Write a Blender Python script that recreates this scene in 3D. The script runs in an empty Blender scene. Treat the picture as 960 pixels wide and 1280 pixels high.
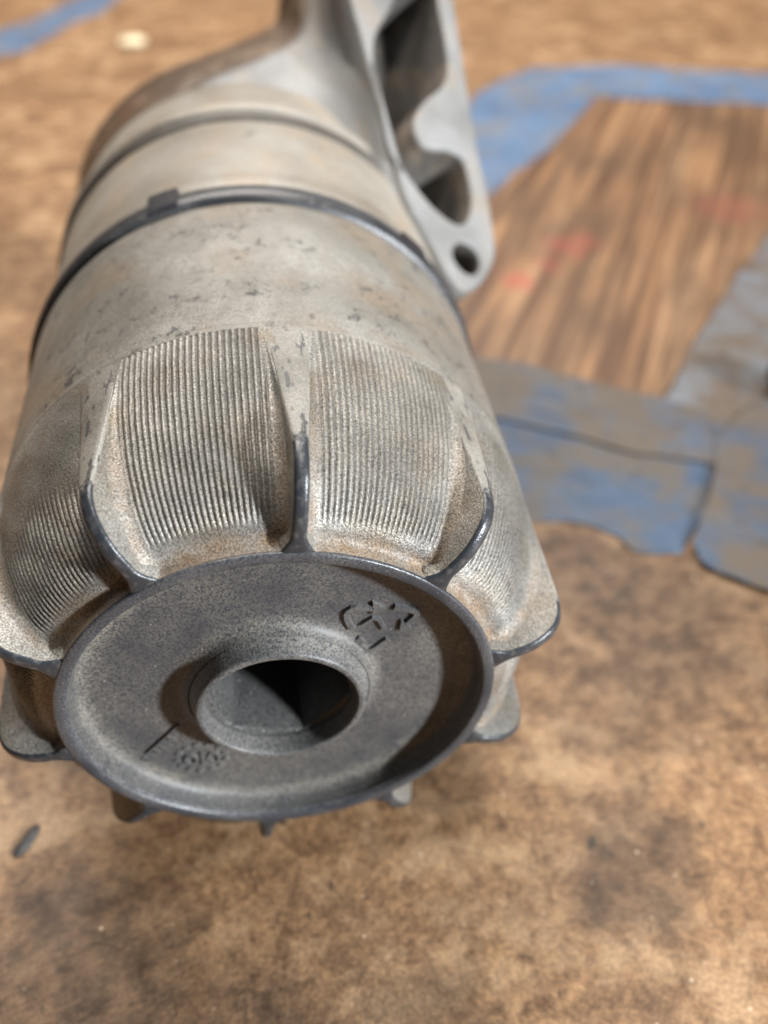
import bpy, bmesh, math, random
from mathutils import Vector, Matrix

scene = bpy.context.scene
C = scene.collection
MM = 0.001
AXH = 41.15           # height of the housing's axis above the table, mm
rnd = random.Random(7)

# ------------------------------------------------------------------ camera
cam_d = bpy.data.cameras.new('camera')
cam = bpy.data.objects.new('camera', cam_d)
C.objects.link(cam)
right = Vector((0.990155, -0.139975, 0.0))
up = Vector((0.094903, 0.671329, 0.735059))
back = Vector((-0.102890, -0.727822, 0.678004))
m3 = Matrix((right, up, back)).transposed()
cam.matrix_world = Matrix.Translation(Vector((3.45, -73.58, 143.60)) * MM) @ m3.to_4x4()
cam_d.sensor_fit = 'HORIZONTAL'
cam_d.sensor_width = 36
cam_d.lens = 36 * 1149.2 / 960
cam_d.clip_start = 0.005
cam_d.clip_end = 20
cam_d.dof.use_dof = True
cam_d.dof.focus_distance = 0.110
cam_d.dof.aperture_fstop = 15.5
scene.camera = cam
scene.render.resolution_x = 768
scene.render.resolution_y = 1024

# ------------------------------------------------------------------ light
world = bpy.data.worlds.new('World')
scene.world = world
world.use_nodes = True
wb = world.node_tree.nodes['Background']
wb.inputs[0].default_value = (0.92, 0.94, 1.0, 1)
wb.inputs[1].default_value = 0.025


def area(name, direction, dist, sx, sy, power, col, target=(0.0, 0.03, 0.04)):
    d = bpy.data.lights.new(name, 'AREA')
    d.shape = 'RECTANGLE'
    d.size, d.size_y = sx, sy
    d.energy = power
    d.color = col
    o = bpy.data.objects.new(name, d)
    C.objects.link(o)
    v = Vector(direction).normalized()
    o.location = Vector(target) + v * dist
    o.rotation_euler = v.to_track_quat('Z', 'Y').to_euler()
    return o


area('workshop_lamp', (0.74, -0.60, 0.34), 0.9, 0.07, 0.07, 20.0, (0.90, 0.95, 1.0))
area('ceiling_light', (0.20, 0.02, 0.98), 1.2, 0.13, 0.13, 5.6, (1.0, 0.94, 0.85))
area('far_table_fill', (-0.06, 0.10, 1.0), 0.75, 0.7, 0.4, 13.0, (1.0, 0.94, 0.88), (.03, .50, 0))  # added lamp over the far table, only there to brighten it

vs = scene.view_settings
vs.view_transform = 'Standard'
vs.look = 'None'
vs.exposure = -0.12
vs.gamma = 1.0
vs.use_curve_mapping = False


# ------------------------------------------------------------------ node helpers
class NT:
    def __init__(self, name):
        self.m = bpy.data.materials.new(name)
        self.m.use_nodes = True
        self.t = self.m.node_tree
        self.b = self.t.nodes['Principled BSDF']
        self.tc = self.t.nodes.new('ShaderNodeTexCoord')

    def n(self, typ, **kw):
        o = self.t.nodes.new(typ)
        for k, v in kw.items():
            setattr(o, k, v)
        return o

    def link(self, a, b):
        self.t.links.new(a, b)

    def put(self, sock, v):
        if hasattr(v, 'is_linked'):
            self.link(v, sock)
        elif isinstance(v, (tuple, list)) and len(v) == 3 and sock.type == 'RGBA':
            sock.default_value = (*v, 1)
        else:
            sock.default_value = v

    def coords(self, scale=(1, 1, 1), rot=(0, 0, 0), loc=(0, 0, 0), src='Object'):
        mp = self.n('ShaderNodeMapping')
        self.link(self.tc.outputs[src], mp.inputs[0])
        mp.inputs['Location'].default_value = loc
        mp.inputs['Rotation'].default_value = rot
        m2 = self.n('ShaderNodeMapping')          # turn first, stretch after
        self.link(mp.outputs[0], m2.inputs[0])
        m2.inputs['Scale'].default_value = scale
        return m2.outputs[0]

    def noise(self, scale, detail=3, rough=0.55, vec=None, dist=0.0):
        o = self.n('ShaderNodeTexNoise')
        o.inputs['Scale'].default_value = scale
        o.inputs['Detail'].default_value = detail
        o.inputs['Roughness'].default_value = rough
        o.inputs['Distortion'].default_value = dist
        self.link(vec if vec is not None else self.tc.outputs['Object'], o.inputs['Vector'])
        return o.outputs[0]

    def voro(self, scale, vec=None, feature='F1'):
        o = self.n('ShaderNodeTexVoronoi', feature=feature)
        o.inputs['Scale'].default_value = scale
        self.link(vec if vec is not None else self.tc.outputs['Object'], o.inputs['Vector'])
        return o.outputs[0]

    def rng(self, v, a, b, lo=0.0, hi=1.0):
        o = self.n('ShaderNodeMapRange')
        o.clamp = True
        self.put(o.inputs[0], v)
        for i, x in enumerate((a, b, lo, hi)):
            o.inputs[i + 1].default_value = x
        return o.outputs[0]

    def mix(self, f, a, b, mode='MIX'):
        o = self.n('ShaderNodeMix', data_type='RGBA', blend_type=mode)
        self.put(o.inputs[0], f)
        self.put(o.inputs[6], a)
        self.put(o.inputs[7], b)
        return o.outputs[2]

    def math(self, op, a, b=0.0):
        o = self.n('ShaderNodeMath', operation=op)
        self.put(o.inputs[0], a)
        self.put(o.inputs[1], b)
        return o.outputs[0]

    def attr(self, name):
        o = self.n('ShaderNodeAttribute')
        o.attribute_name = name
        return o.outputs['Fac']

    def bump(self, h, dist, strength=1.0, prev=None):
        o = self.n('ShaderNodeBump')
        o.inputs['Strength'].default_value = strength
        o.inputs['Distance'].default_value = dist
        self.put(o.inputs['Height'], h)
        if prev is not None:
            self.link(prev, o.inputs['Normal'])
        return o.outputs[0]

    def out(self, col, rough, metal=0.0, normal=None, spec=0.5):
        self.put(self.b.inputs['Base Color'], col)
        self.put(self.b.inputs['Roughness'], rough)
        self.put(self.b.inputs['Metallic'], metal)
        self.put(self.b.inputs['Specular IOR Level'], spec)
        if normal is not None:
            self.link(normal, self.b.inputs['Normal'])
        return self.m


M = {}


def mat_sleeve():
    """pale, dusty, scratched outside of the cap"""
    k = NT('worn_pale_coating')
    big = k.noise(45, 4)
    mid = k.noise(260, 4, .6, k.coords((1, .55, 1)))
    grain = k.noise(3600, 2, .6)
    col = k.mix(k.rng(big, .35, .68), (.175, .162, .140), (.33, .318, .292))
    col = k.mix(k.rng(mid, .42, .75, 0, .55), col, (.20, .175, .145))
    col = k.mix(k.rng(k.noise(75, 3, .5, k.coords((1, 1, 1), loc=(.3, .1, .2))), .50, .70, 0, .65), col, (.23, .175, .12))
    # short dark scuffs and hair cracks
    sc = k.rng(k.noise(300, 6, .74, k.coords((1, .8, 1), (0, 0, .5))), .560, .615)
    msk = k.rng(k.noise(95, 3, .6, k.coords(loc=(.7, .2, .4))), .45, .55)
    sc = k.math('MULTIPLY', sc, msk)
    col = k.mix(k.math('MULTIPLY', sc, .85), col, (.05, .05, .052))
    for scl, lc, th in ((130, (.1, .9, .3), .007), (260, (.5, .4, .8), .009)):
        ln = k.math('ABSOLUTE', k.math('SUBTRACT', k.noise(scl, 5, .62, k.coords((1, 1.5, 1), (0, 0, .2), lc)), .5))
        lm = k.rng(k.noise(60, 3, .6, k.coords(loc=lc)), .46, .56)
        col = k.mix(k.math('MULTIPLY', k.math('MULTIPLY', k.rng(ln, th, th * .3), lm), .75), col, (.07, .068, .066))
    col = k.mix(1.0, col, k.mix(k.rng(grain, .3, .7), (.72, .72, .72), (1.22, 1.22, 1.2)), 'MULTIPLY')
    hl = k.n('ShaderNodeTexWave', wave_type='BANDS', bands_direction='Y')
    b1 = k.bump(k.rng(grain, .25, .75), .00010, .6)
    b2 = k.bump(k.math('SUBTRACT', k.noise(300, 5, .6), k.math('MULTIPLY', sc, .6)), .0004, .45, b1)
    return k.out(col, k.rng(mid, .3, .7, .42, .62), .12, b2)


def mat_panel():
    """silvery, sandy finish of the ridged grip panels, with brown dirt in the ledge"""
    k = NT('sandy_grip_finish')
    grain = k.noise(3800, 2, .65)
    big = k.noise(70, 4)
    gr = k.attr('grime_shade')
    cr = k.attr('crest')
    col = k.mix(k.rng(big, .35, .68), (.17, .163, .15), (.32, .308, .285))
    col = k.mix(k.rng(k.noise(140, 4, .6, k.coords((1, .7, 1), loc=(.2, .5, .1))), .5, .72, 0, .65), col, (.20, .155, .105))
    dk = k.rng(k.noise(300, 4, .7, k.coords((1, 1.6, 1), loc=(.9, .1, .3))), .585, .68)
    dm = k.rng(k.noise(55, 2, .5, k.coords(loc=(.11, .7, .4))), .45, .6)
    col = k.mix(k.math('MULTIPLY', k.math('MULTIPLY', dk, dm), .8), col, (.05, .05, .052))
    rust = k.math('MULTIPLY', k.attr('grime_shade'), k.rng(k.noise(330, 4, .65), .32, .62))
    col = k.mix(k.math('MULTIPLY', rust, .8), col, (.20, .125, .065))
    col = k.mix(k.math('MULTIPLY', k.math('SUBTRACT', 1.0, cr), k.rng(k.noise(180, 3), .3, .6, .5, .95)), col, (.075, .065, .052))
    spark = k.rng(grain, .30, .70)
    col = k.mix(1.0, col, k.mix(spark, (.42, .42, .42), (1.75, 1.75, 1.72)), 'MULTIPLY')
    b1 = k.bump(spark, .00011, .42)
    b2 = k.bump(k.noise(700, 4, .6), .00012, .3, b1)
    return k.out(col, k.rng(grain, .3, .7, .60, .40), k.rng(gr, 0, 1, .42, .0), b2)


def mat_rib():
    """rib: pale coating on the flat wedge, worn to glossy black plastic at the nose"""
    k = NT('worn_rib')
    grain = k.noise(3600, 2, .6)
    w = k.attr('wear')
    w = k.math('ADD', w, k.math('MULTIPLY', k.math('SUBTRACT', k.noise(800, 5, .7), .5), 1.2))
    w = k.rng(w, .42, .58)
    col = k.mix(k.rng(k.noise(120, 3), .35, .65), (.17, .157, .135), (.28, .265, .24))
    mk = k.rng(k.noise(420, 3, .6, k.coords((1.8, .5, 1.8))), .56, .62)
    col = k.mix(k.math('MULTIPLY', mk, .85), col, (.05, .05, .055))
    col = k.mix(1.0, col, k.mix(k.rng(grain, .3, .7), (.68, .68, .68), (1.28, 1.28, 1.25)), 'MULTIPLY')
    dust = k.rng(k.noise(900, 3, .6), .52, .75, 0, .35)
    dark = k.mix(dust, (.030, .034, .040), (.20, .19, .175))
    col = k.mix(w, col, dark)
    b = k.bump(k.math('MULTIPLY', k.math('SUBTRACT', 1.0, w), .8), .0002, .8, k.bump(grain, .00009, .5))
    return k.out(col, k.mix(w, (.5, .5, .5), (.30, .30, .30)), 0.0, b)


def mat_plastic(name, dark, dustc, lo, hi, attr=None, rough=(.34, .55), grainy=.5):
    k = NT(name)
    grain = k.noise(3400, 2, .6)
    big = k.noise(80, 4, .6)
    f = k.rng(big, .34, .68, lo, hi)
    if attr:
        f = k.math('MAXIMUM', f, k.math('MULTIPLY', k.attr(attr), k.rng(k.noise(240, 3), .25, .6, .45, 1.0)))
    f2 = k.math('MULTIPLY', f, k.rng(grain, .36, .62, .15, 1.9))
    col = k.mix(f2, dark, dustc)
    spk = k.rng(k.voro(900), .0, .16, 1, 0)
    sm = k.rng(k.noise(500, 2, .5, k.coords(loc=(.3, .3, .9))), .55, .61)
    col = k.mix(k.math('MULTIPLY', k.math('MULTIPLY', spk, sm), .8), col, (.62, .60, .55))
    b = k.bump(grain, .0001, grainy)
    b = k.bump(k.noise(420, 4, .6), .0002, .35, b)
    return k.out(col, k.rng(f2, 0, .8, *rough), 0.0, b)


def mat_alloy(name='cast_alloy', a=(.42, .40, .365), b_=(.55, .535, .50), metal=.35):
    k = NT(name)
    big = k.noise(40, 4)
    col = k.mix(k.rng(big, .35, .65), a, b_)
    col = k.mix(k.rng(k.noise(120, 4, .6, k.coords((1, .5, 1))), .5, .72, 0, .55), col, (.36, .27, .18))
    sc = k.rng(k.noise(230, 4, .7, k.coords((1, .5, 1), (0, 0, .6))), .64, .70)
    col = k.mix(k.math('MULTIPLY', sc, .7), col, (.09, .088, .085))
    grain = k.noise(2200, 3, .6)
    col = k.mix(1.0, col, k.mix(k.rng(grain, .3, .7), (.8, .8, .8), (1.15, 1.15, 1.15)), 'MULTIPLY')
    b = k.bump(grain, .00015, .6)
    return k.out(col, .58, metal, b)


def mat_table():
    k = NT('oil_stained_board')
    fine = k.noise(1500, 3, .6)
    grit = k.noise(640, 5, .75)
    mid = k.noise(190, 5, .70)
    big = k.noise(30, 5, .66, dist=.4)
    f = k.math('ADD', k.math('MULTIPLY', mid, .55), k.math('MULTIPLY', grit, .45))
    col = k.mix(k.rng(f, .40, .60), (.115, .058, .028), (.42, .245, .122))
    col = k.mix(k.rng(big, .42, .66, 0, .55), col, (.115, .064, .034))
    col = k.mix(k.rng(k.noise(75, 4, .65, k.coords(loc=(.5, .8, .1))), .51, .64, 0, .7), col, (.46, .30, .17))
    # soaked-in oil; spots right of the cap also paint in shadow there
    wob = k.math('MULTIPLY', k.math('SUBTRACT', k.noise(38, 5, .65), .5), .05)
    for sx, sy, sr, amt in ((-.036, -.014, .018, .8), (-.012, -.028, .016, .7), (.052, -.010, .011, .7), (.075, .040, .030, .82), (.055, .062, .020, .6), (.105, .020, .018, .6),
                            (.015, -.030, .010, .45), (-.062, .075, .022, .5), (-.085, .13, .03, .35), (.028, .012, .008, .45)):
        d = k.n('ShaderNodeVectorMath', operation='DISTANCE')
        k.link(k.coords(), d.inputs[0])
        d.inputs[1].default_value = (sx, sy, 0)
        col = k.mix(k.rng(k.math('ADD', d.outputs['Value'], wob), sr * 1.25, sr * .55, 0, amt), col, k.mix(k.rng(mid, .40, .62), (.042, .024, .014), (.13, .078, .046)))
    for ang, lc in ((.4, (.1, .3, 0)), (-1.0, (.7, .2, 0)), (1.3, (.4, .9, 0))):
        ln = k.noise(900, 2, .5, k.coords((1, .025, 1), (0, 0, ang), lc))
        col = k.mix(k.math('MULTIPLY', k.rng(ln, .70, .76), k.rng(k.noise(70, 2, .5, k.coords(loc=lc)), .5, .6, 0, .6)), col, (.09, .055, .03))
    blk = k.rng(k.noise(240, 3, .6, k.coords((1, .6, 1), (0, 0, .5), (.2, .4, .9))), .66, .71, 0, .85)
    col = k.mix(blk, col, (.03, .025, .02))
    spk = k.math('MULTIPLY', k.rng(k.voro(330), .0, .13, 1, 0), k.rng(k.noise(150, 2), .53, .58))
    col = k.mix(k.math('MULTIPLY', spk, .9), col, (.72, .58, .42))
    col = k.mix(1.0, col, k.mix(k.rng(fine, .35, .65), (.74, .74, .74), (1.25, 1.24, 1.22)), 'MULTIPLY')
    b = k.bump(grit, .00025, .5)
    b = k.bump(mid, .0005, .35, b)
    return k.out(col, k.rng(big, .3, .7, .60, .40), 0.0, b, .4)


def mat_board():
    k = NT('streaked_veneer')
    v = k.coords((1, .04, 1), (0, 0, math.radians(28)))
    s1 = k.noise(190, 4, .6, v)
    s2 = k.noise(260, 3, .6, k.coords((1, .03, 1), (0, 0, math.radians(28))))
    patch = k.noise(26, 4, .55, k.coords((1, .6, 1), (0, 0, math.radians(28))))
    col = k.mix(k.rng(s1, .42, .60), (.11, .056, .030), (.30, .165, .082))
    col = k.mix(k.rng(s2, .52, .66, 0, .55), col, (.46, .29, .16))
    col = k.mix(k.rng(patch, .44, .62, 0, .8), col, (.11, .064, .038))
    for sx, sy, sr, amt in ((.083, .182, .007, .42), (.106, .202, .010, .26), (.095, .191, .006, .25), (.17, .222, .015, .16)):
        d = k.n('ShaderNodeVectorMath', operation='DISTANCE')
        k.link(k.coords(), d.inputs[0])
        d.inputs[1].default_value = (sx, sy, 0)
        dd = k.math('ADD', d.outputs['Value'], k.math('MULTIPLY', k.math('SUBTRACT', k.noise(110, 4, .6), .5), .022))
        col = k.mix(k.rng(dd, sr, sr * .55, 0, amt), col, (.42, .065, .06))
    b = k.bump(s2, .0006, .5)
    return k.out(col, .42, 0.0, b)


def mat_tape(name, col1, col2, dirt, lo, hi, scale=60):
    k = NT(name)
    n1 = k.noise(scale, 4, .6)
    col = k.mix(k.rng(k.noise(35, 3), .35, .65), col1, col2)
    col = k.mix(k.rng(n1, lo, hi), col, dirt)
    col = k.mix(k.rng(k.noise(150, 4, .7, k.coords(loc=(.4, .2, .1))), .58, .70, 0, .7), col, (.05, .04, .032))
    w = k.noise(70, 3, .5, k.coords((1, 1.4, 1), (0, 0, .35)))
    b = k.bump(w, .0015, .4)
    return k.out(col, k.rng(n1, .3, .7, .38, .58), 0.0, b)


def mat_plain(name, col, rough=.5, var=.25):
    k = NT(name)
    c2 = tuple(min(1, x * (1 + var) + .01) for x in col)
    g = k.noise(900, 3, .6)
    return k.out(k.mix(k.rng(g, .35, .65), col, c2), rough, 0.0, k.bump(g, .00015, .5))


M['sleeve'] = mat_sleeve()
M['panel'] = mat_panel()
M['rib'] = mat_rib()
M['rim'] = mat_plastic('worn_black_rim', (.026, .031, .040), (.22, .21, .20), .02, .30, 'dust', (.30, .5))
M['plate'] = mat_plastic('dusty_black_plate', (.034, .038, .047), (.23, .21, .175), .10, .38, 'dust', (.40, .60))
M['hub'] = mat_plastic('hub_plastic', (.045, .049, .056), (.24, .225, .20), .12, .45, 'dust', (.36, .55))
M['bore'] = mat_plastic('bore_plastic', (.028, .028, .028), (.15, .147, .14), .10, .40, None, (.4, .6))
M['rubber'] = mat_plastic('seal_rubber', (.018, .019, .022), (.16, .16, .16), .0, .35, 'dust', (.34, .5))
M['gasket'] = mat_plastic('grimy_gasket', (.022, .020, .018), (.17, .145, .115), .1, .45, 'dust', (.45, .6))
M['collar'] = mat_alloy('dusty_alloy', (.20, .172, .135), (.34, .315, .275), .08)
M['alloy'] = mat_alloy('cast_alloy', (.18, .178, .172), (.31, .31, .305), .15)
M['grime_shade'] = mat_alloy('shadow_brown', (.06, .034, .016), (.12, .070, .036), .0)  # dark brown of the strip that stands in for a table shadow
M['pocket'] = mat_alloy('shaded_casting', (.055, .048, .042), (.10, .09, .08), .05)  # darker alloy copy; recess shade of pocket and bolt hole is in the colour
M['table'] = mat_table()
M['board'] = mat_board()
M['blue'] = mat_tape('lit_blue_tape', (.085, .14, .24), (.13, .20, .315), (.17, .15, .13), .46, .70)  # lighter copy; the stronger light on the far strips is in the colour
M['blue_shaded'] = mat_tape('shaded_blue_tape', (.038, .068, .118), (.062, .098, .158), (.10, .085, .07), .44, .62)  # same blue tape, painted darker for the less lit near strip
M['dirty'] = mat_tape('grimy_blue_tape', (.05, .078, .122), (.085, .105, .14), (.105, .083, .064), .34, .54)
M['grey'] = mat_tape('grey_worn_tape', (.135, .135, .135), (.17, .185, .21), (.115, .085, .062), .38, .60)
M['black'] = mat_plain('dark_rubber', (.02, .018, .022), .45)
M['flake'] = mat_plain('grey_flake', (.05, .048, .046), .6)
M['glint'] = mat_plain('pale_glint', (.78, .66, .44), .5, .1)


# ------------------------------------------------------------------ mesh helpers
def mesh_obj(name, verts, faces, mat, parent=None, smooth=True, attrs=None, mats=None, fmat=None):
    me = bpy.data.meshes.new(name)
    me.from_pydata([(x * MM, y * MM, z * MM) for x, y, z in verts], [], faces)
    if smooth:
        me.polygons.foreach_set('use_smooth', [True] * len(me.polygons))
    for mname in ([mat] if mats is None else mats):
        me.materials.append(M[mname])
    if fmat:
        me.polygons.foreach_set('material_index', fmat)
    for k, vals in (attrs or {}).items():
        a = me.attributes.new(k, 'FLOAT', 'POINT')
        a.data.foreach_set('value', vals)
    me.update()
    o = bpy.data.objects.new(name, me)
    C.objects.link(o)
    if parent is not None:
        o.parent = parent
    return o


def tag(o, label, cat, group=None, kind=None):
    o['label'] = label
    o['category'] = cat
    if group:
        o['group'] = group
    if kind:
        o['kind'] = kind
    return o


def lathe(name, prof, mat, parent, seg=192, attr=None, jitter=None, a0=0, a1=360):
    """prof: list of (s, r[, dust]) swept about the axis (y)"""
    v, f, at = [], [], []
    full = abs(a1 - a0 - 360) < 1e-6
    cols = seg if full else seg + 1
    for p in prof:
        for i in range(cols):
            t = math.radians(a0 + (a1 - a0) * i / seg)
            v.append((p[1] * math.cos(t), p[0], p[1] * math.sin(t)))
            at.append(p[2] if len(p) > 2 else 0.0)
    for j in range(len(prof) - 1):
        for i in range(seg):
            i2 = (i + 1) % cols
            f.append((j * cols + i, (j + 1) * cols + i, (j + 1) * cols + i2, j * cols + i2))
    return mesh_obj(name, v, f, mat, parent, True, {attr or 'dust': at})


def densify(pts, step):
    out = []
    for a, b in zip(pts[:-1], pts[1:]):
        L = math.dist(a, b)
        n = max(1, int(math.ceil(L / step)))
        for i in range(n):
            t = i / n
            out.append(tuple(x + (y - x) * t for x, y in zip(a, b)))
    out.append(pts[-1])
    return out


def smooth_poly(pts, it=2):
    for _ in range(it):
        q = [pts[0]]
        for a, b in zip(pts[:-1], pts[1:]):
            q.append(tuple(x * .75 + y * .25 for x, y in zip(a, b)))
            q.append(tuple(x * .25 + y * .75 for x, y in zip(a, b)))
        q.append(pts[-1])
        pts = q
    return pts


def sstep(a, b, x):
    t = min(1, max(0, (x - a) / (b - a)))
    return t * t * (3 - 2 * t)


# ------------------------------------------------------------------ table
def slab(name, mat, x0, x1, y0, y1, z0, z1):
    v = [(x0, y0, z0), (x1, y0, z0), (x1, y1, z0), (x0, y1, z0), (x0, y0, z1), (x1, y0, z1), (x1, y1, z1), (x0, y1, z1)]
    f = [(0, 3, 2, 1), (4, 5, 6, 7), (0, 1, 5, 4), (1, 2, 6, 5), (2, 3, 7, 6), (3, 0, 4, 7)]
    return mesh_obj(name, v, f, mat, None, False)


t = slab('table_top', 'table', -1200, 1400, -500, 2200, -25, 0)
t['kind'] = 'structure'

# ------------------------------------------------------------------ the housing
housing = bpy.data.objects.new('oil_filter_housing', None)
C.objects.link(housing)
housing.empty_display_size = .02
tag(housing, 'worn cylindrical oil filter housing with fluted screw cap lying on the stained table', 'filter housing')

FL = 30.3      # where the flutes run out, mm behind the front rim
RB = 40.0      # body radius
RIB0 = 82.0    # angle of the first rib

# cap sleeve (the part; everything of the cap is a sub-part of it)
prof = [(FL - .25, 39.2), (FL, 39.86), (FL + .2, 40.0), (FL + 1.2, 40.03), (FL + 1.5, 39.93), (FL + 1.8, 40.03)]
prof += [(s, 40.03) for s in (36, 42, 48, 54, 60, 66)] + [(67.7, 40.0), (68.0, 39.7), (68.2, 38.5)]
cap = lathe('screw_cap', prof, 'sleeve', housing, 256)
cap.location = (0, 0, AXH * MM)

# ---- flute floor profile (s, r), front ledge -> run-out
SF = 2.5       # where the flute floor starts to climb behind the ledge


def floor_r(s):
    t = min(1.0, max(0.0, (FL - s) / (FL - SF)))
    return 29.5 + 10.5 * (1 - t ** 2.1) ** .56


floor_p = [(.42, 28.86), (.9, 28.86), (1.4, 28.88), (1.85, 28.97), (2.2, 29.2), (2.42, 29.6)]
for i in range(1, 71):
    q = i / 70
    s = FL - (FL - SF) * math.cos(q ** 1.1 * math.pi / 2)
    if floor_r(s) > 29.75:
        floor_p.append((s, floor_r(s)))
env_p = [(0.35, 27.9), (0.06, 29.6), (0.12, 31.2), (0.35, 33.4), (0.9, 35.4), (2.0, 37.4), (3.6, 38.95), (5.4, 39.75), (7.4, 40.02), (10, 40.05), (FL + .05, 40.05)]


def env_r(s):
    for a, b in zip(env_p[1:-1], env_p[2:]):
        if a[0] <= s <= b[0]:
            return a[1] + (b[1] - a[1]) * (s - a[0]) / max(1e-6, b[0] - a[0])
    return 40.0


def half_w(s):
    """half width of a rib, mm along the tangent"""
    return .86 + 2.2 * max(0, (s - 6.5) / (FL - 6.5)) ** .95


def normals2d(p):
    out = []
    for i in range(len(p)):
        a = p[max(0, i - 1)]
        b = p[min(len(p) - 1, i + 1)]
        ds, dr = b[0] - a[0], b[1] - a[1]
        L = math.hypot(ds, dr) or 1
        out.append((-dr / L, ds / L))
    return out


def panel_mesh(worn=False):
    NR = 21
    N = 250
    nrm = normals2d(floor_p)
    v, f, gr, cr = [], [], [], []
    for j, (s, r) in enumerate(floor_p):
        ns, nr = nrm[j]
        w = half_w(s)
        depth = max(0.0, env_r(s) - r)
        for i in range(N + 1):
            u = i / N
            ang = RIB0 - 36 * u
            e = min(u, 1 - u) * math.radians(36) * r - w * r / 40.0 * (1.0 if s > 7 else 1.1)
            h = 0.0
            rho = min(2.3, .35 + depth * .6)
            if e < rho:
                ee = max(0.0, e)
                h += min(rho - math.sqrt(max(0, rho * rho - (rho - ee) ** 2)), depth * .75)
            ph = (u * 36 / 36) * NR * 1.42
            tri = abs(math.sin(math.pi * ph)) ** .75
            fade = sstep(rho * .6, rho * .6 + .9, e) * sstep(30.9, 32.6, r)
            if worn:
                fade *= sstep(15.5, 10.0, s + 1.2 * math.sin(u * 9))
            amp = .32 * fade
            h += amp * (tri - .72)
            # tiny hand-worn unevenness
            h += .05 * math.sin(u * 23 + s * .9) * sstep(3, 8, s) * sstep(30, 24, s) * (1 if FL - s > 3 else 0)
            ss, rr = s + ns * h, r + nr * h
            t = math.radians(ang)
            v.append((rr * math.cos(t), ss, rr * math.sin(t)))
            g = max(sstep(31.0, 29.2, r), .75 * sstep(2.4, .6, e) * sstep(20, 8, s))
            gr.append(g)
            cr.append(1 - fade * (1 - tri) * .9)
    for j in range(len(floor_p) - 1):
        for i in range(N):
            a = j * (N + 1) + i
            f.append((a, a + 1, a + N + 2, a + N + 1))
    return v, f, gr, cr


v, f, gr, cr = panel_mesh()
panel = mesh_obj('grip_panel', v, f, 'panel', cap, True, {'grime_shade': gr, 'crest': cr})


def rib_mesh():
    p = densify(smooth_poly(env_p, 2), .55)
    nrm = normals2d(p)
    v, f, wr, gm, fm = [], [], [], [], []
    K = None
    for j, (s, r) in enumerate(p):
        ns, nr = nrm[j]
        w = half_w(s) + (1.1 * sstep(32.0, 28.6, r) ** 1.6 if s < 1 else 0)
        # depth of the rib's flanks
        if s < 1.0:
            dl = 3.0 + 3.5 * sstep(28.5, 35, r)
        else:
            fr = floor_r(s)
            dl = max(.6, min(7.5, (r - fr) * .95 + .7))
        nick = rnd.uniform(-.05, .03) if s < 9 else 0.0
        r += nick
        cs = [(-w - .12 * dl, -dl), (-w - .06 * dl, -dl * .5), (-w - .02, -.42), (-w + .10, -.16), (-w + .30, -.04), (-w * .4, 0.02),
              (w * .4, 0.02), (w - .30, -.04), (w - .10, -.16), (w + .02, -.42), (w + .06 * dl, -dl * .5), (w + .12 * dl, -dl)]
        K = len(cs)
        for a, h in cs:
            ss, rr = s + ns * h, r + nr * h
            t = math.radians(RIB0) + a / max(r, 29)
            v.append((rr * math.cos(t), ss, rr * math.sin(t)))
            wr.append(1 - sstep(3, 12, s) if s > .2 else 1.0)
            gm.append(.65 * sstep(-.5, -dl, h) * sstep(22, 8, s))
    for j in range(len(p) - 1):
        for i in range(K - 1):
            a = j * K + i
            f.append((a, a + K, a + K + 1, a + 1))
            fm.append(0 if 2 <= i <= K - 4 else 1)
    return v, f, wr, gm, fm


v, f, wr, gm, fm = rib_mesh()
rib = mesh_obj('grip_rib', v, f, 'rib', cap, True, {'wear': wr, 'grime_shade': gm, 'crest': [1.0] * len(v)}, ['rib', 'panel'], fm)
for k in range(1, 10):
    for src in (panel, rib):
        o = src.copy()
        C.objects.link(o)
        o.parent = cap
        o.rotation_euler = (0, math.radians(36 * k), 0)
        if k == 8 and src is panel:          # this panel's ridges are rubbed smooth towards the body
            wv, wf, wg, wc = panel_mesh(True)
            tmp = mesh_obj('grip_panel', wv, wf, 'panel', cap, True, {'grime_shade': wg, 'crest': wc})
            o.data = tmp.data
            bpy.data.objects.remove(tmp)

# ---- rim, end plate, hub
lathe('rim_ring', [(1.6, 28.3, .3), (.9, 28.75, .2), (.55, 28.98, .1), (.3, 29.05, 0), (.1, 28.95, 0), (0, 28.7, 0), (0, 28.2, .0), (0, 27.75, .0), (.12, 27.45, .05), (.4, 27.25, .3), (.9, 27.1, .5)],
      'rim', cap, 224)
pr = [(.7, 27.2, .3), (1.6, 27.05, .3), (2.6, 26.85, .35), (3.2, 26.6, .5), (3.6, 26.25, .6), (3.85, 25.8, .6), (3.98, 25.2, .5), (4.02, 24.4, .35), (4.02, 22.8, .2), (4.02, 20, .05), (4.02, 17, .05), (4.0, 14.6, .2), (3.85, 13.7, .4), (3.5, 13.0, .5), (2.9, 12.5, .5), (2.2, 12.2, .4)]
plate = lathe('end_plate', pr, 'plate', cap, 224)
lathe('hub_sleeve', [(2.6, 12.2, .7), (1.4, 11.75, .6), (.4, 11.42, .5), (.05, 11.28, .2), (-.10, 11.12, .05), (-.15, 10.95, .0), (-.15, 10.6, .0), (-.08, 10.42, .05), (.12, 10.3, .2), (1.0, 10.2, .4), (2.6, 10.05, .4)],
      'hub', cap, 128)


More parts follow.
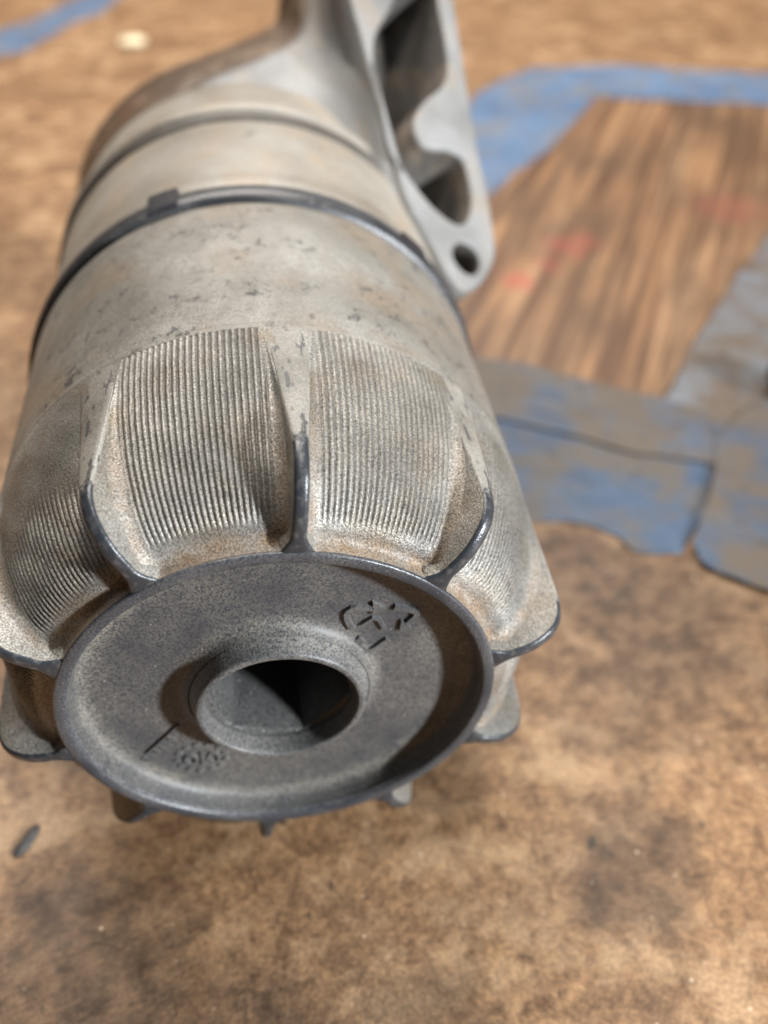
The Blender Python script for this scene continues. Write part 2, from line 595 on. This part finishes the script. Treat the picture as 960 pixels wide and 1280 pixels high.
def bore():
    v, f = [], []
    rows = [(2.4, 10.07, 0), (3.0, 10.0, 0), (3.3, 9.75, .7), (9, 9.4, 1), (38, 7.8, 1), (38.2, .01, 1)]
    n = 96
    for s, r, k in rows:
        for i in range(n):
            t = 2 * math.pi * i / n
            # deeper down the bore turns eight-sided
            sec = math.pi / 3
            d = ((t + .25) % sec) - sec / 2
            poly = math.cos(sec / 2) / math.cos(d) * 1.04
            rr = r * (1 + k * (poly - 1))
            v.append((rr * math.cos(t), s, rr * math.sin(t)))
    for j in range(len(rows) - 1):
        for i in range(n):
            f.append((j * n + i, (j + 1) * n + i, (j + 1) * n + (i + 1) % n, j * n + (i + 1) % n))
    return mesh_obj('bore', v, f, 'bore', cap, False)


bore()


# ---- raised marks on the end plate
def ribbon(verts, faces, line, w, s_top, s_bot, closed=False):
    """raised strip following (x, z) points on the plate"""
    n = len(line)
    base = len(verts)
    for i in range(n):
        a = line[max(0, i - 1)]
        b = line[min(n - 1, i + 1)]
        dx, dz = b[0] - a[0], b[1] - a[1]
        L = math.hypot(dx, dz) or 1
        px, pz = -dz / L * w / 2, dx / L * w / 2
        x, z = line[i]
        verts += [(x - px * 1.15, s_bot, z - pz * 1.15), (x - px * .85, s_top, z - pz * .85), (x + px * .85, s_top, z + pz * .85), (x + px * 1.15, s_bot, z + pz * 1.15)]
    for i in range(n - 1):
        a = base + i * 4
        for k in range(3):
            faces.append((a + k, a + k + 1, a + 5 + k, a + 4 + k))
    faces.append((base, base + 3, base + 2, base + 1))
    e = base + (n - 1) * 4
    faces.append((e, e + 1, e + 2, e + 3))


def prism(verts, faces, poly, s_top, s_bot):
    b = len(verts)
    n = len(poly)
    cx = sum(p[0] for p in poly) / n
    cz = sum(p[1] for p in poly) / n
    verts += [(x, s_bot, z) for x, z in poly] + [(cx + (x - cx) * .9, s_top, cz + (z - cz) * .9) for x, z in poly]
    for i in range(n):
        j = (i + 1) % n
        faces.append((b + i, b + j, b + n + j, b + n + i))
    faces.append(tuple(b + n + i for i in range(n)))


TOP, BOT = 3.52, 4.1
v, f = [], []
for line, w in (([(10.2, 10.3), (9.6, 12.1), (9.5, 13.7), (10.5, 14.4), (11.8, 14.1), (13.0, 13.9)], .85),
                ([(15.7, 13.7), (17.2, 13.1), (18.5, 12.5), (18.7, 11.7), (17.4, 10.2)], .85),
                ([(14.9, 7.4), (13.2, 5.9), (12.1, 5.4), (11.2, 6.5), (10.9, 7.3)], .85),
                ([(11.5, 10.9), (13.4, 12.4), (14.5, 9.5)], .55)):
    ribbon(v, f, smooth_poly(line, 1), w, TOP, BOT)
for tri in ([(12.9, 15.3), (14.6, 13.7), (12.8, 12.7)], [(18.1, 9.1), (16.3, 8.9), (16.6, 11.1)], [(9.7, 7.2), (11.1, 8.8), (12.0, 7.3)]):
    prism(v, f, tri, TOP, BOT)
mesh_obj('recycling_mark', v, f, 'hub', cap, False)

v, f = [], []
cx, cz = -12.5, -15.2
for i in range(13):
    a = 2 * math.pi * i / 13 + .2
    x, z = cx + 3.5 * math.cos(a), cz + 3.4 * math.sin(a)
    q = [(x + .55 * math.cos(b), z + .55 * math.sin(b)) for b in [k * math.pi / 3 for k in range(6)]]
    prism(v, f, q, 3.76, 4.1)
ribbon(v, f, [(cx + .1, cz - 1.9), (cx + .3, cz + 1.6)], .7, 3.72, 4.1)
for ox in (-1.55, 1.75):
    ring = [(cx + ox + .8 * math.cos(k * math.pi / 5), cz + 1.15 * math.sin(k * math.pi / 5)) for k in range(11)]
    ribbon(v, f, ring, .5, 3.65, 4.1)
mesh_obj('date_stamp', v, f, 'hub', cap, False)

v, f = [], []
dx, dz = -5.1, -5.7
L = math.hypot(dx, dz)
ux, uz = dx / L, dz / L
for i in range(6):
    q = .5 + i * 1.2
    x, z = -15.9 + ux * q, -8.8 + uz * q
    nx, nz = -uz, ux
    st = [[(0, -.7), (0, .7), (.5, .5), (.5, .1), (0, 0)], [(0, -.7), (.25, .7), (.55, -.7)], [(.5, .6), (0, .2), (0, -.6), (.5, -.6), (.5, 0), (0, 0)]][i % 3]
    ribbon(v, f, [(x + ux * a + nx * b, z + uz * a + nz * b) for a, b in st], .22, 3.78, 4.1)
mesh_obj('moulded_lettering', v, f, 'plate', cap, False)
v, f = [], []
ribbon(v, f, [(-14.6, -6.3), (-17, -9.0), (-19.9, -12.1)], .32, 3.55, 4.1)
mesh_obj('moulded_line', v, f, 'plate', cap, False)

# ---- seal ring between cap and housing, collar, body
seal = lathe('seal_ring', [(68.0, 39.2, 0), (68.3, 40.5, 0), (69.0, 41.0, .02), (70.7, 41.15, .25), (72.2, 41.05, .4), (73.0, 40.7, .2), (73.3, 39.2, 0)], 'rubber', housing, 224)
seal.location = cap.location
# dark raised block put in for a notch in the ring
v, f = [], []
ang = [math.radians(a) for a in (103.0, 105.4, 107.8, 110.0)]
for s in (68.4, 74.0):
    for r in (40.0, 41.6):
        for a in ang:
            v.append((r * math.cos(a), s, r * math.sin(a)))
for i in range(3):
    f += [(4 + i, 5 + i, 13 + i, 12 + i), (i, i + 1, 5 + i, 4 + i), (8 + i, 12 + i, 13 + i, 9 + i)]
f += [(0, 4, 12, 8), (3, 11, 15, 7)]
mesh_obj('notch_block', v, f, 'black', seal, False)
v2 = []
for (x, y, z) in v:
    a = math.radians(-61.0)
    v2.append((x * math.cos(a) - z * math.sin(a), 70 + (y - 70) * .55, x * math.sin(a) + z * math.cos(a)))
mesh_obj('notch_block', v2, f, 'black', seal, False)

col = lathe('collar', [(72.9, 38.8, 0), (73.4, 39.7, 0), (73.8, 39.95, 0), (79.6, 39.95, 0), (80.0, 39.72, 0), (80.6, 39.62, 0), (92, 39.55, 0), (105.0, 39.5, 0), (105.6, 39.2, 0), (106.2, 38.5, 0)],
            'collar', housing, 192)
col.location = cap.location
gk = lathe('gasket', [(105.2, 38.2, .0), (105.7, 39.7, .1), (106.8, 40.25, .35), (108.2, 40.3, .45), (109.3, 39.8, .2), (109.7, 38.2, .1)], 'gasket', housing, 192)
gk.location = cap.location
body_prof = [(109.4, 38.2), (109.8, 39.9), (110.6, 40.4), (112.5, 40.5), (113.4, 40.1), (114.4, 39.6), (118, 39.3), (124, 39.1), (128, 38.7), (131, 37.9), (133.5, 36.4), (135.2, 34.2), (136.2, 31), (136.8, 26), (137.4, 14), (137.6, .01)]
bd = lathe('housing_body', body_prof, 'collar', housing, 192)
bd.location = cap.location

# ---- mounting flange: a cast plate standing on the body's side with an open pocket
A0 = Vector((36, 100, 64.65))
EV = Vector((.251923, .893040, .372846))
GV = Vector((.828589, 0, -.559857))
NV = Vector((.499975, -.449978, .739963))
outer = [(-31.5, 60.5), (-27.1, 48.2), (-23.7, 39.9), (-20.3, 33.1), (-14.8, 21.1), (-9.0, 8.6), (-4.8, -.3), (-1.3, -4.6), (4.8, -10.5), (8.3, -14.0), (11.1, -15.6), (14.2, -14.0), (16.9, -9.9), (18.8, -4.5), (19.1, -.5), (16.5, 10.4), (11.0, 24.7), (5.9, 42.8), (.5, 61.6), (-2.1, 71.8), (-6, 79), (-14, 82), (-23, 78), (-29, 70)]
pocket = [(-13.2, 55.9), (-9, 62), (-4.5, 64.8), (-3.4, 58.1), (-.9, 50.9), (2.2, 39.8), (.8, 33.2), (-3.1, 26.9), (-5.2, 19.4), (-3.6, 14.9), (-.6, 14.3), (4.8, 18.2), (8.7, 18.1), (12.0, 9.1), (11.8, 3.4), (9.3, -.3), (4.9, -.1), (.3, 1.4), (-5.9, 5.6), (-9.0, 8.0), (-11.2, 14.3), (-13.9, 22.7), (-16.9, 29.4), (-17, 36), (-14.5, 46.0)]
bolt = [(11.9 + 4.0 * math.cos(k * math.pi / 10), -7.1 + 4.0 * math.sin(k * math.pi / 10)) for k in range(20)]


def closed_smooth(p, it=2):
    for _ in range(it):
        q = []
        for i in range(len(p)):
            a, b = p[i], p[(i + 1) % len(p)]
            q += [tuple(x * .75 + y * .25 for x, y in zip(a, b)), tuple(x * .25 + y * .75 for x, y in zip(a, b))]
        p = q
    return p


def pt(p, h=0.0):
    return A0 + GV * p[0] + EV * p[1] + NV * h


def inset(p, d):
    """shrink a closed outline by d (either winding)"""
    n = len(p)
    ar = sum(p[i][0] * p[(i + 1) % n][1] - p[(i + 1) % n][0] * p[i][1] for i in range(n))
    sg = 1 if ar > 0 else -1
    out = []
    for i in range(n):
        a, b = p[i - 1], p[(i + 1) % n]
        tx, ty = b[0] - a[0], b[1] - a[1]
        L = math.hypot(tx, ty) or 1
        out.append((p[i][0] - ty / L * d * sg, p[i][1] + tx / L * d * sg))
    return out


def flange():
    bm = bmesh.new()
    o2 = closed_smooth(outer)
    p2 = closed_smooth(pocket)
    loops = {}

    def ring(key, p, h):
        loops[key] = [bm.verts.new(pt(q, h) * MM) for q in p]

    ring('o0', inset(o2, .9), 0)
    ring('o1', inset(o2, .25), -.3)
    ring('o2', o2, -1.0)
    ring('o3', o2, -7.0)
    ring('p0', inset(p2, -.7), 0)
    ring('p1', inset(p2, -.2), -.25)
    ring('p2', p2, -.9)
    ring('p3', inset(p2, .8), -17)
    ring('b0', bolt, 0)
    ring('b1', [(11.9 + (x - 11.9) * .9, -7.1 + (y + 7.1) * .9) for x, y in bolt], -.4)
    ring('b2', [(11.9 + (x - 11.9) * .9, -7.1 + (y + 7.1) * .9) for x, y in bolt], -7.0)
    ed = []
    for key in ('o0', 'p0', 'b0'):
        L = loops[key]
        ed += [bm.edges.new((L[i], L[(i + 1) % len(L)])) for i in range(len(L))]
    bmesh.ops.triangle_fill(bm, edges=ed, use_beauty=True)
    ed = []
    for key in ('o3', 'b2'):
        L = loops[key]
        ed += [bm.edges.new((L[i], L[(i + 1) % len(L)])) for i in range(len(L))]
    L = [bm.verts.new(pt(q, -7.0) * MM) for q in inset(p2, -1.2)]
    loops['q'] = L
    L2 = [bm.verts.new(pt(q, -18.5) * MM) for q in inset(p2, -.4)]
    loops['q2'] = L2
    ed += [bm.edges.new((L[i], L[(i + 1) % len(L)])) for i in range(len(L))]
    bmesh.ops.triangle_fill(bm, edges=ed, use_beauty=True)

    def bridge(a, b, mi=0):
        a, b = loops[a], loops[b]
        n = len(a)
        for i in range(n):
            fc = bm.faces.new((a[i], a[(i + 1) % n], b[(i + 1) % n], b[i]))
            fc.material_index = mi
            fc.smooth = True
    for a, b in (('o0', 'o1'), ('o1', 'o2'), ('o2', 'o3'), ('p0', 'p1'), ('p1', 'p2'), ('b0', 'b1'), ('q', 'q2')):
        bridge(a, b)
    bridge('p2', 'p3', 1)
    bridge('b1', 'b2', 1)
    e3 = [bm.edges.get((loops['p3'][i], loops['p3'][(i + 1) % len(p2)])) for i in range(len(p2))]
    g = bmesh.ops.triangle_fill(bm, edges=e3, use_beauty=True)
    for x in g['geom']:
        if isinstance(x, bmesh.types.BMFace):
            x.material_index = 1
    e4 = [bm.edges.get((L2[i], L2[(i + 1) % len(L2)])) for i in range(len(L2))]
    bmesh.ops.triangle_fill(bm, edges=e4, use_beauty=True)
    bmesh.ops.recalc_face_normals(bm, faces=bm.faces)
    me = bpy.data.meshes.new('mounting_flange')
    bm.to_mesh(me)
    bm.free()
    me.materials.append(M['alloy'])
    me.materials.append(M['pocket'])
    o = bpy.data.objects.new('mounting_flange', me)
    C.objects.link(o)
    o.parent = housing
    return o


flange()

# ---- cast web that rises from the body to the flange's upper edge
edgeA = [(-1.3, -4.6), (-4.8, -.3), (-9.0, 8.6), (-14.8, 21.1), (-20.3, 33.1), (-23.7, 39.9), (-27.1, 48.2), (-31.0, 60.5)]
edgeL = [(-14, 128, 74), (-6.2, 135, 78.0), (.7, 138, 79.6), (7.6, 142, 80.6), (15.4, 148, 81.9), (18.0, 152, 84.2), (19.0, 158, 87.6), (20.7, 170, 94.4)]
ea = smooth_poly([tuple(pt((p[0] + .5, p[1]), -.9)) for p in edgeA], 2)
el = smooth_poly(edgeL, 2)
n = min(len(ea), len(el))
v, f = [], []
KU = 14
cols = KU * 2 + 2
for i in range(n):
    a, b = Vector(ea[i]), Vector(el[i])
    ct = Vector((-.10, -.45, .85))
    row = []
    for k in range(KU + 1):
        u = k / KU
        sag = -3.2 * math.sin(math.pi * u) * (i / n) ** .5
        row.append(a.lerp(b, u) + ct * sag)
    # rolled-over outer edge and the underside
    row.append(b + Vector((-.6, 2.5, -1.5)))
    for k in range(KU, -1, -1):
        u = k / KU
        row.append(a.lerp(b, u) + ct * (-3.2 * math.sin(math.pi * u) * (i / n) ** .5) + Vector((.5, 6.5, -7.5)))
    cols = len(row)
    v += [tuple(r) for r in row]
for i in range(n - 1):
    for k in range(cols):
        k2 = (k + 1) % cols
        f.append((i * cols + k, (i + 1) * cols + k, (i + 1) * cols + k2, i * cols + k2))
f.append(tuple(range(cols)))
f.append(tuple((n - 1) * cols + k for k in range(cols)))
mesh_obj('cast_web', v, f, 'alloy', housing)


# ---- brown strip added behind body and web for a shadow on the table
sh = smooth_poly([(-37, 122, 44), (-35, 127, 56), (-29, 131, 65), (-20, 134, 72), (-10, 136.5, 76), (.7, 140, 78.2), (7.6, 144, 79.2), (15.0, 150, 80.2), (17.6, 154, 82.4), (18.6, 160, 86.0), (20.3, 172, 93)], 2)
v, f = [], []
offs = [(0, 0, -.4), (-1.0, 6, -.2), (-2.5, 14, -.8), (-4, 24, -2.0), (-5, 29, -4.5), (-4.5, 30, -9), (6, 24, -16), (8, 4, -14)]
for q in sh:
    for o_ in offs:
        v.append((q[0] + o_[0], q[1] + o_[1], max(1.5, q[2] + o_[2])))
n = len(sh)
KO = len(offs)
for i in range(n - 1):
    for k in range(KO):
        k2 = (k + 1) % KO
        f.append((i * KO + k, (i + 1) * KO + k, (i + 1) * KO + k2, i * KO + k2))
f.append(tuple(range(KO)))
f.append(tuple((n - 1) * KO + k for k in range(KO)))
sho = mesh_obj('rear_shadow_strip', v, f, 'grime_shade', housing)
sho['label'] = 'brown strip standing in for a shadow behind the housing'


# ------------------------------------------------------------------ taped board beside it
def sheet(name, poly, z0, z1, mat, wob=.6, seed=0, lift=0.0):
    """thin sheet with a slightly ragged outline and rounded top edge"""
    r = random.Random(seed)
    p = densify(list(poly) + [poly[0]], 3.0)[:-1]
    ph = [r.uniform(0, 6.28) for _ in range(4)]
    q = []
    for i, (x, y) in enumerate(p):
        d = wob * (math.sin(x * .23 + ph[0]) * .5 + math.sin(y * .31 + ph[1]) * .5 + math.sin((x + y) * .9 + ph[2]) * .3 + r.uniform(-.3, .3))
        q.append((x + d, y + d * .6))
    bm = bmesh.new()
    top_in = [bm.verts.new((x * MM, y * MM, z1 * MM)) for x, y in inset(q, min(.25, (z1 - z0)))]
    top = [bm.verts.new((x * MM, y * MM, (z1 - (z1 - z0) * .35) * MM)) for x, y in q]
    bot = [bm.verts.new((x * MM, y * MM, z0 * MM)) for x, y in q]
    n = len(q)
    for a, b in ((top_in, top), (top, bot)):
        for i in range(n):
            bm.faces.new((a[i], a[(i + 1) % n], b[(i + 1) % n], b[i])).smooth = True
    for L in (top_in, bot):
        bmesh.ops.triangle_fill(bm, edges=[bm.edges.get((L[i], L[(i + 1) % n])) or bm.edges.new((L[i], L[(i + 1) % n])) for i in range(n)], use_beauty=True)
    bmesh.ops.recalc_face_normals(bm, faces=bm.faces)
    me = bpy.data.meshes.new(name)
    bm.to_mesh(me)
    bm.free()
    me.materials.append(M[mat])
    o = bpy.data.objects.new(name, me)
    C.objects.link(o)
    return o


board = [(155, 341), (230, 319), (256, 312), (201, 231), (174, 199), (152, 174), (122, 137), (106, 115), (95, 117), (78, 129), (52, 143), (57, 195), (84, 244), (122, 288)]
tag(sheet('plywood_sheet', board, .02, .45, 'board', .4, 1), 'thin streaked brown wood sheet with reddish stains, framed by tape', 'wood sheet')
G = 'tape strips on the table'
tag(sheet('tape_strip', [(104, 348), (123, 369), (141, 381), (158, 340), (122, 285), (101, 262), (84, 240), (72, 262)], .50, .85, 'blue', .45, 2),
    'bright blue tape strip running out from behind the mounting flange', 'tape', G)
tag(sheet('tape_strip', [(136, 381), (180, 379), (247, 356), (300, 338), (280, 304), (230, 318), (153, 340)], .90, 1.2, 'blue', .45, 3),
    'blue tape strip along the far edge of the wood sheet', 'tape', G)
tag(sheet('tape_strip', [(218, 258), (174, 199), (152, 174), (122, 137), (105, 113), (112, 105), (122, 98), (131, 109), (149, 134), (194, 193), (240, 253)], .50, .85, 'grey', .45, 4),
    'grey worn tape strip along the side of the wood sheet away from the housing', 'tape', G)
tag(sheet('tape_strip', [(46, 147), (78, 130), (95, 118.5), (107, 110.5), (123, 100), (116, 92), (108, 85), (89, 92), (78, 100), (58, 111), (42, 121)], .95, 1.3, 'dirty', .45, 5),
    'grimy grey blue tape strip along the near edge of the wood sheet', 'tape', G)
tag(sheet('tape_strip', [(50, 120), (58, 114), (78, 103), (90, 94), (99, 90), (108, 86), (98, 70), (88, 58), (78, 60), (76, 65), (66, 71), (59, 72), (43, 77), (40, 100)], .05, .5, 'blue_shaded', .6, 6),
    'wide blue tape strip with ragged edge beside the fluted cap', 'tape', G)
tag(sheet('tape_strip', [(110, 93), (122, 104), (142, 114), (170, 98), (130, 16), (109, 35), (99, 45), (92, 53), (91, 60), (101, 74)], 1.35, 1.6, 'dirty', .9, 7),
    'grimy tape patch overlapping the end of the wide blue strip', 'tape', G)
tag(sheet('tape_strip', [(-142, 451), (-124, 482), (-106, 507), (-92, 538), (-68, 581), (-60, 560), (-74, 510), (-88, 492), (-97, 468), (-106, 446), (-117, 440), (-135, 415)], .05, .5, 'blue', 1.0, 8),
    'short pale blue tape scrap alone on the far table', 'tape', G)


# ------------------------------------------------------------------ small loose bits
def pebble(name, loc, size, rz, mat, seed, k=.25):
    r = random.Random(seed)
    bm = bmesh.new()
    bmesh.ops.create_icosphere(bm, subdivisions=2, radius=1)
    for w in bm.verts:
        d = 1 + k * (r.random() - .5)
        w.co = Vector((w.co.x * size[0] * d, w.co.y * size[1] * d, max(-.8, w.co.z) * size[2] * d)) * MM
    for fc in bm.faces:
        fc.smooth = True
    lo = min(w.co.z for w in bm.verts)
    for w in bm.verts:
        w.co.z -= lo
    me = bpy.data.meshes.new(name)
    bm.to_mesh(me)
    bm.free()
    me.materials.append(M[mat])
    o = bpy.data.objects.new(name, me)
    C.objects.link(o)
    o.location = (loc[0] * MM, loc[1] * MM, loc[2] * MM)
    o.rotation_euler = (0, 0, rz)
    return o


tag(pebble('flake', (-44.6, 9, .0), (1.1, 3.4, .35), -.55, 'flake', 1), 'dark grey elongated flake lying on the brown table', 'debris')
tag(pebble('glint_spot', (-53, 448, .0), (7.5, 6, 2.0), .2, 'glint', 2), 'pale yellowish spot put in for a glint on the far table', 'debris')  # pale lump; its colour paints in a glint
tag(pebble('rubber_plug', (139, 109, .9), (7, 9, 6), .5, 'black', 3, .08), 'dark rounded object beside the grey tape', 'plug')
